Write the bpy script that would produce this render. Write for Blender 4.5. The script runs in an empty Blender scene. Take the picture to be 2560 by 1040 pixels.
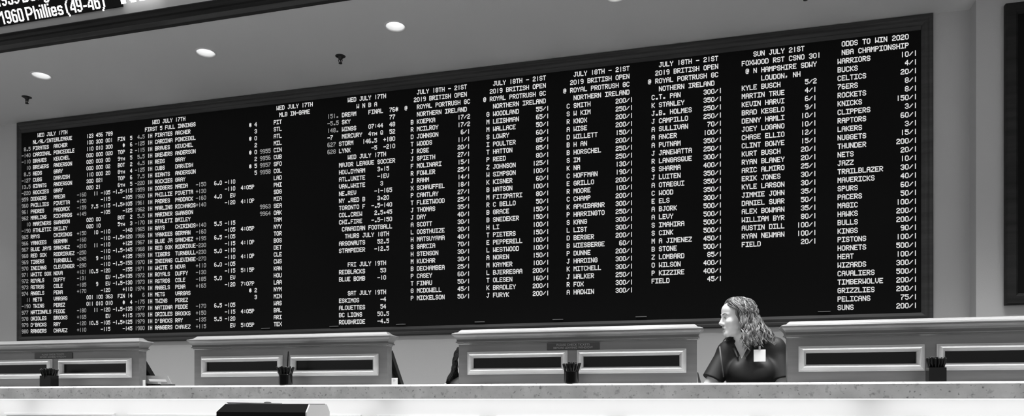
import bpy, math, random
import numpy as np
from mathutils import Vector, Matrix, Euler
random.seed(7)
R = math.radians
S = bpy.context.scene
COL = S.collection

# ---------------------------------------------------------------- camera, world, exposure
F, CX, H, DV, EYE = 1850.0, 1280.0, 998.0, 5720.0, 1.10
A = math.atan(F / (CX + DV))              # the wall is turned 14.8 degrees from the picture plane
SA, CA = math.sin(A), math.cos(A)
cam = bpy.data.cameras.new('camera'); cam_o = bpy.data.objects.new('camera', cam); COL.objects.link(cam_o)
cam_o.location = (0, 0, EYE); cam_o.rotation_euler = (R(90), 0, A)
cam.sensor_width = 36; cam.lens = 36 * F / 2560; cam.shift_y = (H - 520) / 2560
cam.clip_start = .05
S.camera = cam_o
S.view_settings.view_transform = 'Standard'; S.view_settings.look = 'None'
S.view_settings.gamma = 1; S.view_settings.exposure = 0.0
W = bpy.data.worlds.new('hall_ambience'); S.world = W; W.use_nodes = True
W.node_tree.nodes['Background'].inputs[0].default_value = (1, 1, 1, 1)
W.node_tree.nodes['Background'].inputs[1].default_value = 0.62

def xw(px, y):                            # x on the plane at depth y seen at picture column px
    return y * math.tan(math.atan((px - CX) / F) - A)
def zw(px, py, y):
    x = xw(px, y)
    return EYE + (H - py) / F * (-x * SA + y * CA)
KZ = CA * (CX + F * SA / CA + DV) / F     # height above the eye per (ratio * depth)
def zr(ratio, y): return EYE + ratio * y * KZ

SLAB_Y, CAB_Y, WALL_Y, BOARD_Y = 4.42, 4.60, 6.775, 6.75
CEIL = zr(.1201, BOARD_Y)
FASC_Y = (CEIL - EYE) / (.1514 * KZ)
LAMP_Y = (CEIL - EYE) / (.1390 * KZ)
SLAB_TOP = zr(.0055, SLAB_Y)
SLAB_BOT = EYE + .006
HALL_CEIL = 6.4
HALL_LAMP_W, SOFFIT_LAMP_W, STRIP_W = 1750, 26, 2.05

# ---------------------------------------------------------------- materials
def mat(name, g, rough=.6, metal=0, spec=.5, noise=None, bump=None, emit=None):
    m = bpy.data.materials.new(name); m.use_nodes = True
    nt = m.node_tree; b = nt.nodes['Principled BSDF']
    b.inputs['Base Color'].default_value = (g, g, g, 1)
    b.inputs['Roughness'].default_value = rough; b.inputs['Metallic'].default_value = metal
    b.inputs['Specular IOR Level'].default_value = spec
    if emit is not None:
        b.inputs['Emission Color'].default_value = (1, 1, 1, 1); b.inputs['Emission Strength'].default_value = emit
    if noise or bump:
        tc = nt.nodes.new('ShaderNodeTexCoord')
    if noise:                             # (scale xyz, lo, hi, detail)
        mp = nt.nodes.new('ShaderNodeMapping'); mp.inputs['Scale'].default_value = noise[0]
        n = nt.nodes.new('ShaderNodeTexNoise'); n.inputs['Scale'].default_value = 1; n.inputs['Detail'].default_value = noise[3]
        r = nt.nodes.new('ShaderNodeValToRGB')
        r.color_ramp.elements[0].position = .3; r.color_ramp.elements[1].position = .7
        for e, v in zip(r.color_ramp.elements, noise[1:3]): e.color = (v, v, v, 1)
        nt.links.new(tc.outputs['Object'], mp.inputs[0]); nt.links.new(mp.outputs[0], n.inputs['Vector'])
        nt.links.new(n.outputs['Fac'], r.inputs[0]); nt.links.new(r.outputs[0], b.inputs['Base Color'])
    if bump:                              # (scale, strength)
        n2 = nt.nodes.new('ShaderNodeTexNoise'); n2.inputs['Scale'].default_value = bump[0]; n2.inputs['Detail'].default_value = 3
        bp = nt.nodes.new('ShaderNodeBump'); bp.inputs['Strength'].default_value = bump[1]; bp.inputs['Distance'].default_value = .004
        nt.links.new(tc.outputs['Object'], n2.inputs['Vector']); nt.links.new(n2.outputs['Fac'], bp.inputs['Height'])
        nt.links.new(bp.outputs[0], b.inputs['Normal'])
    return m
def stone(name):
    m = mat(name, .4, .22)
    nt = m.node_tree; b = nt.nodes['Principled BSDF']
    tc = nt.nodes.new('ShaderNodeTexCoord')
    def nz(scale, lo, hi, c0, c1, det=4):
        n = nt.nodes.new('ShaderNodeTexNoise'); n.inputs['Scale'].default_value = scale; n.inputs['Detail'].default_value = det
        r = nt.nodes.new('ShaderNodeValToRGB'); r.color_ramp.elements[0].position = lo; r.color_ramp.elements[1].position = hi
        for e, v in zip(r.color_ramp.elements, (c0, c1)): e.color = (v, v, v, 1)
        nt.links.new(tc.outputs['Object'], n.inputs['Vector']); nt.links.new(n.outputs['Fac'], r.inputs[0]); return r
    a, c, d = nz(7, .32, .7, .40, .58), nz(26, .28, .42, .55, 1.0), nz(60, .26, .36, .35, 1.0, 2)
    m1 = nt.nodes.new('ShaderNodeMixRGB'); m1.blend_type = 'MULTIPLY'; m1.inputs[0].default_value = 1
    m2 = nt.nodes.new('ShaderNodeMixRGB'); m2.blend_type = 'MULTIPLY'; m2.inputs[0].default_value = 1
    nt.links.new(a.outputs[0], m1.inputs[1]); nt.links.new(c.outputs[0], m1.inputs[2])
    nt.links.new(m1.outputs[0], m2.inputs[1]); nt.links.new(d.outputs[0], m2.inputs[2])
    nt.links.new(m2.outputs[0], b.inputs['Base Color'])
    return m
def lit(name, e):
    m = bpy.data.materials.new(name); m.use_nodes = True; nt = m.node_tree; nt.nodes.clear()
    o = nt.nodes.new('ShaderNodeOutputMaterial'); em = nt.nodes.new('ShaderNodeEmission'); em.inputs[1].default_value = e
    nt.links.new(em.outputs[0], o.inputs[0]); return m

M = dict(
    plaster=mat('ceiling plaster', .74, .9, bump=(180, .25)),
    wall=mat('wall paint', .52, .8, bump=(220, .2)),
    fascia=mat('fascia paint', .50, .8, bump=(150, .15)),
    carpet=mat('carpet', .08, .95, noise=((30, 30, 30), .05, .11, 5)),
    darkwood=mat('dark stained wood', .05, .45, noise=((1.2, 14, 22), .03, .062, 5), spec=.35),
    beamwood=mat('beam wood', .02, .5, noise=((1.0, 12, 18), .012, .032, 5), spec=.15),
    board=mat('matt black display', .0072, .7, spec=.08),
    wood=mat('counter wood', .14, .30, noise=((2.0, 20, 26), .11, .155, 5), spec=.8),
    frame=mat('polished moulding', .48, .24, noise=((3, 22, 22), .44, .52, 4), spec=.7),
    glass=mat('dark panel', .005, .25, spec=.22),
    stone=stone('marble'),
    white=mat('white painted panel', .82, .5),
    black=mat('black plastic', .006, .35, spec=.3),
    blackgloss=mat('black acrylic', .005, .16, spec=.25),
    grey=mat('grey plastic', .26, .45),
    midgrey=mat('dark grey plastic', .06, .5),
    screen=lit('small lit screen', .62),
    paper=mat('paper', .75, .7),
    metal=mat('dark metal', .03, .45, metal=.4),
    steel=mat('brushed metal', .45, .3, metal=1),
    trim=mat('lamp trim', .75, .4),
    reflector=mat('lamp reflector', .85, .3),
    bulb=lit('lamp bulb', 5),
    led=lit('led dots', .76), ledim=lit('dim led dots', .32), ledbig=lit('ticker dots', 1.5), ledglow=lit('bright ticker dots', 3.5),
    strip=lit('strip light', 6),
    skin=mat('skin', .57, .5, bump=(120, .05)),
    hair=mat('fair hair', .12, .42, noise=((60, 60, 12), .03, .20, 3), spec=.5),
    hair_l=mat('fair hair light', .22, .4, noise=((60, 60, 12), .08, .32, 3), spec=.5), hair_d=mat('fair hair dark', .04, .42, noise=((60, 60, 12), .012, .06, 3), spec=.5),
    darkhair=mat('black hair', .006, .45),
    shirt=mat('black polo cloth', .006, .6, bump=(260, .05), spec=.4),
    cloth=mat('dark trouser cloth', .02, .8),
    whitecloth=mat('white shirt cloth', .62, .8),
    stripe=mat('grey piping', .09, .7),
    eye=mat('eye white', .55, .2), iris=mat('iris', .03, .2), lip=mat('lips', .17, .4), brow=mat('eyebrow', .10, .7),
    shoe=mat('black shoe', .01, .4),
    plaque=mat('dark plaque', .035, .4), engraved=mat('engraved letters', .28, .5),
    sheen=mat('side reflection tone', .80, .22, spec=.8), hood=mat('matt black hood', .004, .6, spec=.12),  # sheen: reflection of the lit counter put into the side's pale base colour
)
for k in ('led', 'ledim', 'screen'): M[k].cycles.emission_sampling = 'NONE'

# ---------------------------------------------------------------- mesh helpers
class MB:
    def __init__(s): s.v, s.f, s.m, s.sm = [], [], [], []
    def add(s, vs, fs, mi=0, smooth=False):
        o = len(s.v); s.v += [tuple(p) for p in vs]
        for f in fs: s.f.append([o + i for i in f]); s.m.append(mi); s.sm.append(smooth)
        return s
    def box(s, x0, x1, y0, y1, z0, z1, mi=0):
        v = [(x, y, z) for x in (x0, x1) for y in (y0, y1) for z in (z0, z1)]
        return s.add(v, [(0, 1, 3, 2), (4, 6, 7, 5), (0, 4, 5, 1), (2, 3, 7, 6), (0, 2, 6, 4), (1, 5, 7, 3)], mi)
    def prism(s, poly, d, mi=0):          # poly: 3-D points, d: extrusion vector
        n = len(poly); d = Vector(d); v = [Vector(p) for p in poly]; v += [p + d for p in v]
        f = [list(range(n))[::-1], list(range(n, 2 * n))] + [(i, (i + 1) % n, n + (i + 1) % n, n + i) for i in range(n)]
        return s.add(v, f, mi)
    def tube(s, pts, rad, sides=8, mi=0, cap=True, flat=1.0):
        pts = [Vector(p) for p in pts]; n = len(pts); vs = []
        rad = rad if isinstance(rad, (list, tuple)) else [rad] * n
        up = None
        for i, p in enumerate(pts):
            t = (pts[min(i + 1, n - 1)] - pts[max(i - 1, 0)]).normalized()
            if up is None: up = t.orthogonal().normalized()
            up = (up - t * up.dot(t))
            up = up.normalized() if up.length > 1e-6 else t.orthogonal().normalized()
            sd = t.cross(up)
            for k in range(sides):
                a = 2 * math.pi * k / sides
                vs.append(p + (up * math.cos(a) * flat + sd * math.sin(a)) * rad[i])
        fs = [(i * sides + k, i * sides + (k + 1) % sides, (i + 1) * sides + (k + 1) % sides, (i + 1) * sides + k)
              for i in range(n - 1) for k in range(sides)]
        if cap: fs += [list(range(sides))[::-1], [(n - 1) * sides + k for k in range(sides)]]
        return s.add(vs, fs, mi, True)
    def lathe(s, prof, c=(0, 0, 0), sides=32, mi=0, smooth=True):   # prof: (r, z)
        n = len(prof)
        vs = [(c[0] + r * math.cos(2 * math.pi * k / sides), c[1] + r * math.sin(2 * math.pi * k / sides), c[2] + z)
              for r, z in prof for k in range(sides)]
        fs = [(i * sides + k, i * sides + (k + 1) % sides, (i + 1) * sides + (k + 1) % sides, (i + 1) * sides + k)
              for i in range(n - 1) for k in range(sides)]
        return s.add(vs, fs, mi, smooth)
    def sphere(s, c, r, mi=0, seg=12):
        rr = r if isinstance(r, (tuple, list)) else (r, r, r)
        vs, fs = [], []
        for i in range(seg + 1):
            a = math.pi * i / seg
            for k in range(seg * 2):
                b = math.pi * k / seg
                vs.append((c[0] + rr[0] * math.sin(a) * math.cos(b), c[1] + rr[1] * math.sin(a) * math.sin(b), c[2] + rr[2] * math.cos(a)))
        n = seg * 2
        fs = [(i * n + k, (i + 1) * n + k, (i + 1) * n + (k + 1) % n, i * n + (k + 1) % n) for i in range(seg) for k in range(n)]
        return s.add(vs, fs, mi, True)
    def sweep_rect(s, x0, x1, z0, z1, y, prof, mi=0, ml=1):   # mitred moulding round an upright rectangle: prof (inset, forward)
        n = len(prof); vs = []
        for cx, cz, sx, sz in ((x0, z0, ml, 1), (x1, z0, -1, 1), (x1, z1, -1, -1), (x0, z1, ml, -1)):
            vs += [(cx + sx * t, y - d, cz + sz * t) for t, d in prof]
        fs = []
        for c in range(4):
            for i in range(n):
                j = (i + 1) % n; d = (c + 1) % 4
                fs.append((c * n + i, d * n + i, d * n + j, c * n + j))
        return s.add(vs, fs, mi)
    def sweep_plan(s, x0, x1, y0, y1, prof, mi=0):      # cornice round a plan rectangle: prof (outward, z)
        n = len(prof); vs = []
        for cx, cy, sx, sy in ((x0, y0, -1, -1), (x1, y0, 1, -1), (x1, y1, 1, 1), (x0, y1, -1, 1)):
            vs += [(cx + sx * o, cy + sy * o, z) for o, z in prof]
        fs = [(c * n + i, ((c + 1) % 4) * n + i, ((c + 1) % 4) * n + i + 1, c * n + i + 1) for c in range(4) for i in range(n - 1)]
        fs += [[c * n + n - 1 for c in range(4)], [c * n for c in (3, 2, 1, 0)]]
        return s.add(vs, fs, mi)
    def build(s, name, mats, parent=None, recalc=True):
        me = bpy.data.meshes.new(name); me.from_pydata(s.v, [], s.f)
        for m in (mats if isinstance(mats, (list, tuple)) else [mats]): me.materials.append(m)
        me.polygons.foreach_set('material_index', s.m); me.polygons.foreach_set('use_smooth', s.sm)
        if recalc:
            import bmesh
            bm = bmesh.new(); bm.from_mesh(me); bmesh.ops.recalc_face_normals(bm, faces=bm.faces); bm.to_mesh(me); bm.free()
        me.update()
        o = bpy.data.objects.new(name, me); COL.objects.link(o)
        if parent: o.parent = parent
        return o
def tag(o, label=None, cat=None, group=None, kind=None):
    for k, v in (('label', label), ('category', cat), ('group', group), ('kind', kind)):
        if v: o[k] = v
    return o
def thing(name, loc, label, cat, group=None, rz=0):
    o = bpy.data.objects.new(name, None); COL.objects.link(o); o.location = loc; o.rotation_euler = (0, 0, rz)
    o.empty_display_size = .05
    return tag(o, label, cat, group)
def struct(mb, name, m): return tag(mb.build(name, m), kind='structure')
def bevel(o, w, seg=2):
    b = o.modifiers.new('bevel', 'BEVEL'); b.width = w; b.segments = seg; b.limit_method = 'ANGLE'; b.angle_limit = R(40)
    return o
def dup(root, loc, label=None, group=None):
    r = root.copy(); COL.objects.link(r); r.location = loc
    if label: r['label'] = label
    if group: r['group'] = group
    for ch in list(root.children):
        c = ch.copy(); COL.objects.link(c); c.parent = r
        for g in ch.children:
            d = g.copy(); COL.objects.link(d); d.parent = c
    return r

# ---------------------------------------------------------------- the room
XL, XR = -11.5, 4.2
struct(MB().box(XL, XR, -5, WALL_Y + .4, -.1, 0), 'floor', M['carpet'])
STEP_X = xw(2424, WALL_Y)
RW_Y = WALL_Y - .15
struct(MB().box(XL, STEP_X, WALL_Y, WALL_Y + .4, 0, CEIL), 'wall_back', M['wall'])
struct(MB().box(STEP_X, XR, RW_Y, WALL_Y + .4, 0, CEIL), 'wall_corner', M['wall'])
struct(MB().box(XL - .2, XL, 3.6, WALL_Y + .4, 0, CEIL), 'added_wall_left', M['wall'])  # unseen side wall, added to keep ambient light off the soffit
struct(MB().box(XR, XR + .2, 3.6, WALL_Y + .4, 0, CEIL), 'added_wall_right', M['wall'])  # likewise added out of view, blocks ambient light from the right
# soffit with round holes for the downlights
inv = [1 / (103 + DV), 1 / (514 + DV), 1 / (992 + DV), 1 / (1540 + DV)]
stepi = (inv[3] - inv[0]) / 3
lamp_x = [xw(1 / (inv[0] + stepi * k) - DV, LAMP_Y) for k in range(-1, 6)]
HR, HC = .082, .17
mb = MB()
mb.box(XL, XR, FASC_Y, LAMP_Y - HC, CEIL, CEIL + .15); mb.box(XL, XR, LAMP_Y + HC, WALL_Y + .4, CEIL, CEIL + .15)
edges = [XL]
for x in lamp_x: edges += [x - HC, x + HC]
edges.append(XR)
for a, b in zip(edges[0::2], edges[1::2]): mb.box(a, b, LAMP_Y - HC, LAMP_Y + HC, CEIL, CEIL + .15)
N = 40
for x in lamp_x:
    vs, fs = [], []
    for k in range(N):
        a = 2 * math.pi * (k + .5) / N; c, s_ = math.cos(a), math.sin(a); q = HC / max(abs(c), abs(s_))
        vs += [(x + HR * c, LAMP_Y + HR * s_, CEIL), (x + q * c, LAMP_Y + q * s_, CEIL)]
    for k in range(N): j = (k + 1) % N; fs.append((2 * k, 2 * k + 1, 2 * j + 1, 2 * j))
    for cx, cy, k in ((1, 1, N // 8), (-1, 1, 3 * N // 8), (-1, -1, 5 * N // 8), (1, -1, 7 * N // 8)):
        i = len(vs); vs.append((x + cx * HC, LAMP_Y + cy * HC, CEIL)); fs.append((2 * (k - 1) + 1, i, 2 * k + 1))
    mb.add(vs, fs)
ce = mb.build('ceiling', M['plaster'], recalc=False); tag(ce, kind='structure')

def downlight(x, y, z, label, group, watt, spread, first=[None]):
    t = thing('downlight', (x, y, z), label, 'ceiling light', group)
    r_ = MB().lathe([(HR - .004, .012), (HR - .002, -.004), (HR + .004, -.007), (HR + .012, -.003), (HR + .014, .001)], sides=40).build('trim_ring', M['trim'], t)
    c_ = MB().lathe([(HR - .003, .004), (HR - .012, .05), (HR - .03, .10), (.028, .13), (.001, .131)], sides=40).build('reflector', M['reflector'], t)
    b_ = MB().lathe([(.001, .05), (.018, .052), (.032, .065), (.034, .085), (.026, .11), (.016, .128)], (.012, .01, 0), sides=20).build('bulb', M['bulb'], t)
    l = bpy.data.lights.new('downlight_beam', 'SPOT'); l.energy = watt; l.spot_size = R(spread); l.spot_blend = .7; l.shadow_soft_size = .06
    lo = bpy.data.objects.new('downlight_beam', l); COL.objects.link(lo); lo.parent = t; lo.location = (0, 0, -.012)
    return t
words = ['leftmost of', 'second from left of', 'third from left of', 'rightmost of']
for i, x in enumerate(lamp_x):
    pos = i - 1
    if 0 <= pos <= 3: lab = ('round recessed downlight in the soffit, %s the four lit ones in view' if pos < 3 else 'round recessed downlight cut by the top edge, %s the four lit ones') % words[pos]
    else: lab = 'round recessed downlight in the soffit outside the picture'
    downlight(x, LAMP_Y, CEIL, lab, 'recessed downlights in the soffit', SOFFIT_LAMP_W, 78)

# sprinklers
for px, lab in ((67, 'dark pendant fire sprinkler below the leftmost downlight'), (851, 'dark pendant fire sprinkler left of the third downlight'),
                (2014, 'dark fire sprinkler cut by the top edge at the right of the ceiling')):
    y = (CEIL - EYE) / ((.1305 if px < 2000 else .1318) * KZ)
    t = thing('fire_sprinkler', (xw(px, y), y, CEIL), lab, 'sprinkler', 'fire sprinklers in the soffit')
    MB().lathe([(.001, -.006), (.03, -.008), (.046, -.002), (.048, .001)], sides=24).build('escutcheon', M['metal'], t)
    b_ = MB().lathe([(.022, -.004), (.020, -.022), (.012, -.030), (.010, -.036)], sides=16)
    for s_ in (-1, 1): b_.tube([(s_ * .012, 0, -.022), (s_ * .02, 0, -.038), (s_ * .012, 0, -.056), (0, 0, -.064)], .0035, 6)
    b_.tube([(0, 0, -.036), (0, 0, -.062)], .004, 8); b_.build('frame', M['metal'], t)
    MB().lathe([(.001, -.064), (.017, -.064), (.017, -.068), (.001, -.07)], sides=16).build('deflector', M['metal'], t)

# fascia beam with moulded dark wood trim, tilted painted band above it
bh = zw(0, 85, FASC_Y - .05) - CEIL
mb = MB().prism([(XL, FASC_Y + .004, CEIL - .002), (XL, FASC_Y, CEIL - .002), (XL, FASC_Y - .012, CEIL + .015), (XL, FASC_Y - .014, CEIL + .055),
                 (XL, FASC_Y - .002, CEIL + .065), (XL, FASC_Y - .006, CEIL + bh * .68), (XL, FASC_Y - .022, CEIL + bh * .72),
                 (XL, FASC_Y - .032, CEIL + bh * .86), (XL, FASC_Y - .05, CEIL + bh * .95), (XL, FASC_Y - .05, CEIL + bh), (XL, FASC_Y + .004, CEIL + bh)], (XR - XL, 0, 0))
struct(mb, 'trim_1', M['beamwood'])
TILT = R(19)
FT = Vector((0, -math.sin(TILT), math.cos(TILT)))          # up along the tilted band
FN = Vector((0, -math.cos(TILT), -math.sin(TILT)))         # out of it, towards the room
fb = Vector((0, FASC_Y - .02, CEIL + bh))
top = fb + FT * ((HALL_CEIL - fb.z) / FT.z)
struct(MB().prism([(XL, fb.y, fb.z), (XL, top.y, top.z), (XL, top.y + .3, top.z), (XL, fb.y + .12, fb.z)], (XR - XL, 0, 0)), 'wall_front', M['fascia'])
# the high hall ceiling in front of the fascia, with its own lamps
struct(MB().box(XL, XR, -5, top.y + .3, HALL_CEIL, HALL_CEIL + .2), 'ceiling', M['plaster'])
for k in range(10):
    for y in (4.3, 1.2):
        if y < 2 and k % 2: continue
        t = thing('downlight', (-7.2 + 1.1 * k, y, HALL_CEIL), 'round downlight in the high hall ceiling outside the picture', 'ceiling light', 'downlights in the high hall ceiling')
        MB().lathe([(.09, -.004), (.13, -.012), (.14, .001)], sides=24).build('trim_ring', M['trim'], t)
        MB().lathe([(.001, -.003), (.09, -.003)], sides=24).build('lens', M['bulb'], t)
        l = bpy.data.lights.new('downlight_beam', 'SPOT'); l.energy = HALL_LAMP_W * (1 if y > 2 else .16); l.spot_size = R(76 if y > 2 else 110); l.spot_blend = 1; l.shadow_soft_size = .5
        lo = bpy.data.objects.new('downlight_beam', l); COL.objects.link(lo); lo.parent = t; lo.location = (0, 0, -.02)

# ---------------------------------------------------------------- the odds board
G5 = {c: g.split() for c, g in zip("ABCDEFGHIJKLMNOPQRSTUVWXYZ0123456789", """
0E 11 11 1F 11 11 11|1E 11 11 1E 11 11 1E|0E 11 10 10 10 11 0E|1E 11 11 11 11 11 1E|1F 10 10 1E 10 10 1F|1F 10 10 1E 10 10 10|0E 11 10 17 11 11 0E|11 11 11 1F 11 11 11|1F 04 04 04 04 04 1F|07 02 02 02 02 12 0C|11 12 14 18 14 12 11|10 10 10 10 10 10 1F|11 1B 15 15 11 11 11|11 19 19 15 13 13 11|0E 11 11 11 11 11 0E|1E 11 11 1E 10 10 10|0E 11 11 11 15 12 0D|1E 11 11 1E 14 12 11|0E 11 10 0E 01 11 0E|1F 04 04 04 04 04 04|11 11 11 11 11 11 0E|11 11 11 11 11 0A 04|11 11 11 11 15 1B 11|11 11 0A 04 0A 11 11|11 11 0A 04 04 04 04|1F 01 02 04 08 10 1F|
0E 11 11 11 11 11 0E|04 04 04 04 04 04 04|0E 11 01 06 08 10 1F|0E 11 01 06 01 11 0E|02 06 0A 12 1F 02 02|1F 10 1E 01 01 11 0E|0E 10 10 1E 11 11 0E|1F 01 02 04 08 08 08|0E 11 11 0E 11 11 0E|0E 11 11 0F 01 01 0E""".replace('\n', '').split('|'))}
G5.update({k: v.split() for k, v in {
    '-': '00 00 00 1F 00 00 00', '+': '00 04 04 1F 04 04 00', '/': '00 01 02 04 08 10 00', '.': '00 00 00 00 00 0E 0E',
    ':': '00 04 04 00 04 04 00', "'": '04 04 08 00 00 00 00', '*': '04 15 0E 1F 0E 15 04', '#': '04 0E 1F 0E 1F 0E 04',
    '@': '0E 11 17 15 17 10 0E', 'o': '00 00 00 0E 0A 0E 00', 't': '00 00 1F 04 04 04 04', 'h': '00 00 11 11 1F 11 11',
    ',': '00 00 00 00 0C 04 08'}.items()})
TEXT = []                                 # (block, row, first character, text, dim)
def put(b, r, c, s, dim=0): TEXT.append((b, r, c, s, dim))
def right(b, r, end, s, dim=0): put(b, r, end - len(s) + 1, s, dim)
put(0, 0, 7, 'WED JULY 17TH'); put(0, 1, 5, 'NL/AL/INTERLEAGUE'); put(0, 1, 28, '123 456 789')
put(1, 0, 55, 'WED JULY 17TH'); put(1, 1, 52, 'FIRST 5 FULL INNINGS')
names = 'PIRATES ARCHER|CARDINAL PONCEDELE|BRAVES KEUCHEL|BREWERS ANDERSON|REDS GRAY|CUBS DARVISH|GIANTS ANDERSON|ROCKIES GRAY|DODGERS MAEDA|PHILLIES PIVETTA|PADRES PADDACK|MARLINS RICHARDS|MARINERS SWANSON|ATHLETIC BAILEY|RAYS CHIRINOS|YANKEES GERMAN|BLUE_JAYS SANCHEZ|RED_SOX RODRIGUEZ|TIGERS TURNBULL|INDIANS CLEVINGER|WHITE_SOX NOVA|ROYALS DUFFY|ASTROS COLE|ANGELS PENA|METS VARGAS|TWINS PEREZ|NATIONALS FEDDE|ORIOLES BROOKS|D\'BACKS RAY|RANGERS CHAVEZ'.split('|')
f0 = '8.5 -140 -110 10 8.5 -127 13.5 -220 959 960 961 962 10 -190 965 966 967 968 969 970 971 972 973 974 11 -190 977 978 979 980'.split()
f3 = '4.5 -125 -115 5.5 4.5 -125 7.5 -220 1959 1960 1961 1962 5.5 -170 1965 1966 1967 1968 1969 1970 1971 1972 1973 1974 6 -175 1977 1978 1979 1980'.split()
live = {2: ('100 300 001', 'FIN', '5', '4'), 3: ('110 010 300', '  #', '6', '3'), 4: ('000 000 020', 'TOP', '2', '0'), 5: ('020 003 00', '9th', '5', '2'),
        6: ('000 000 02', 'BOT', '2', '0'), 7: ('110 000 20', '8th', '4', '2'), 8: ('300 021', 'TOP', '6', '5'), 9: ('020 21', '6th', '5', '5'),
        14: ('020 00', 'BOT', '2', ''), 15: ('020 10', '5th', '3', ''), 26: ('001 100 363', 'FIN', '14', '2'), 27: ('011 010 010', '  #', '4', '3')}
pend = {10: ('-160', '11', '-105', '-1.5-115', '-150', '6.0', '-110', ''), 11: ('+150', '', '-115', '-105', '+130', '', '-110', '4:05P'),
        12: ('-159', '7.5', '-115', '-1.5+105', '-160', '4.0', 'EV', ''), 13: ('+149', '', '-105', '-125', '+140', '', '-120', '4:10P'),
        16: ('+150', '10', '-110', '-140', '+140', '5.5', '-115', ''), 17: ('-160', '', '-110', '-1.5+120', '-160', '', '-105', '4:05P'),
        18: ('+210', '11', '-110', '+125', '+195', '6.5', '-105', ''), 19: ('-250', '', '-110', '-1.5-145', '-230', '', '-115', '4:10P'),
        20: ('+245', '9', '-110', '+135', '+230', '5.0', '-110', ''), 21: ('-290', '', '-110', '-1.5-155', '-270', '', '-110', '4:10P'),
        22: ('+121', '10.5', '-120', '-155', '+110', '6.0', '-105', ''), 23: ('-131', '', 'EV', '-1.5+135', '-130', '', '-115', '5:15P'),
        24: ('-185', '9', 'EV', '-1.5-130', '-185', '5.0', 'EV', ''), 25: ('+170', '', '-120', '+110', '+165', '', '-120', '7:07P'),
        28: ('-180', '11', '-120', '-1.5-135', '-170', '6.5', '-105', ''), 29: ('+165', '', 'EV', '+115', '+150', '', '-115', '4:05P'),
        30: ('-120', '10.5', '-105', '-1.5+125', '-135', '5.5', '-120', ''), 31: ('+110', '', '-115', '-145', '+115', '', 'EV', '5:05P')}
for i, nm in enumerate(names):
    r = i + 2; team, pit = nm.replace('_', '~').split(' '); team = team.replace('~', ' ')
    if r in live:
        right(0, r, 3, f0[i], 1); put(0, r, 5, team); sc, inn, run, sc5 = live[r]
        put(0, r, 28, sc); put(0, r, 41, inn); right(0, r, 46, run); right(1, r, 51, f3[i], 1)
        if sc5: put(1, r, 94, sc5)
        if sc5 and r % 2 == 0: put(1, r, 92, '*')
    else:
        right(0, r, 2, f0[i], 1); put(0, r, 4, team); ml, tot, ju, rl, ml2, t2, j2, tm = pend[r]
        put(0, r, 24, ml, 1); right(0, r, 32, tot); right(0, r, 37, ju); right(0, r, 46, rl); right(1, r, 51, f3[i], 1)
        put(1, r, 72, ml2, 1); put(1, r, 79, t2); right(1, r, 86, j2); put(1, r, 89, tm)
    put(0, r, 14, pit); put(1, r, 53, '1H'); put(1, r, 56, team[:7]); put(1, r, 64, pit[:8])
put(2, 0, 102, 'WED JULY 17TH'); put(2, 1, 103, 'MLB IN-GAME')
for i, s in enumerate('PIT STL ATL MIL CIN CUB SFO COL LAD PHI SDG MIA SEA OAK TAM NYY TOR BOS DET CLE CWS KAN HOU LAA NYM MIN WAS BAL ARI TEX'.split()): put(2, i + 2, 101, s)
for r, s in ((6, '9955'), (7, '9956'), (8, '9957'), (9, '9958'), (14, '9963'), (15, '9964')): put(2, r, 96, s, 1)
for r, c, s in ((0, 127, 'WED JULY 17TH'), (1, 130, 'W N B A'), (2, 125, 'DREAM'), (2, 134, 'FINAL'), (2, 141, '76*'), (3, 125, 'SKY'), (3, 141, '77'),
                (4, 125, 'WINGS'), (4, 134, '07:44'), (4, 141, '48'), (5, 120, '-7'), (5, 125, 'MERCURY'), (5, 134, '4th Q'), (5, 141, '52'), (6, 124, 'STORM'), (6, 132, '146.5'),
                (6, 139, '+180'), (7, 124, 'LYNX'), (7, 135, '-5'), (7, 139, '-210'), (8, 127, 'WED JULY 17TH'), (9, 124, 'MAJOR LEAGUE SOCCER'), (10, 124, 'HOU.DYNAM'), (10, 137, '3o15'),
                (11, 124, 'ATL.UNITE'), (11, 137, '-1EV'), (12, 124, 'VAN.WHITE'), (12, 138, '3'), (13, 124, 'NE.REV'), (13, 136, '-1-165'), (14, 124, 'NY .RED B'), (14, 137, '3o20'),
                (15, 124, 'TORONTO F'), (15, 135, '-.5-140'), (16, 124, 'COL.CREW'), (16, 136, '2.5o45'), (17, 124, 'CHI.FIRE'), (17, 135, '-.5-150'), (18, 125, 'CANADIAN FOOTBALL'),
                (19, 126, 'THURS JULY 18TH'), (20, 124, 'ARGONAUTS'), (20, 137, '52.5'), (21, 124, 'STAMPEDER'), (21, 136, '-12.5'), (23, 127, 'FRI JULY 19TH'), (24, 124, 'REDBLACKS'), (24, 138, '53'),
                (25, 124, 'BLUE BOMB'), (25, 137, '-10'), (27, 127, 'SAT JULY 19TH'), (28, 124, 'ESKIMOS'), (28, 138, '-4'), (29, 124, 'ALOUETTES'), (29, 138, '54'), (30, 124, 'BC LIONS'),
                (30, 137, '50.5'), (31, 124, 'ROUGHRIDE'), (31, 137, '-4.5')): put(3, r, c, s)
for r, s in ((2, '151.'), (3, '-5.5'), (4, '148.'), (6, '627'), (7, '628')): put(3, r, 120, s, 1)
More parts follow.
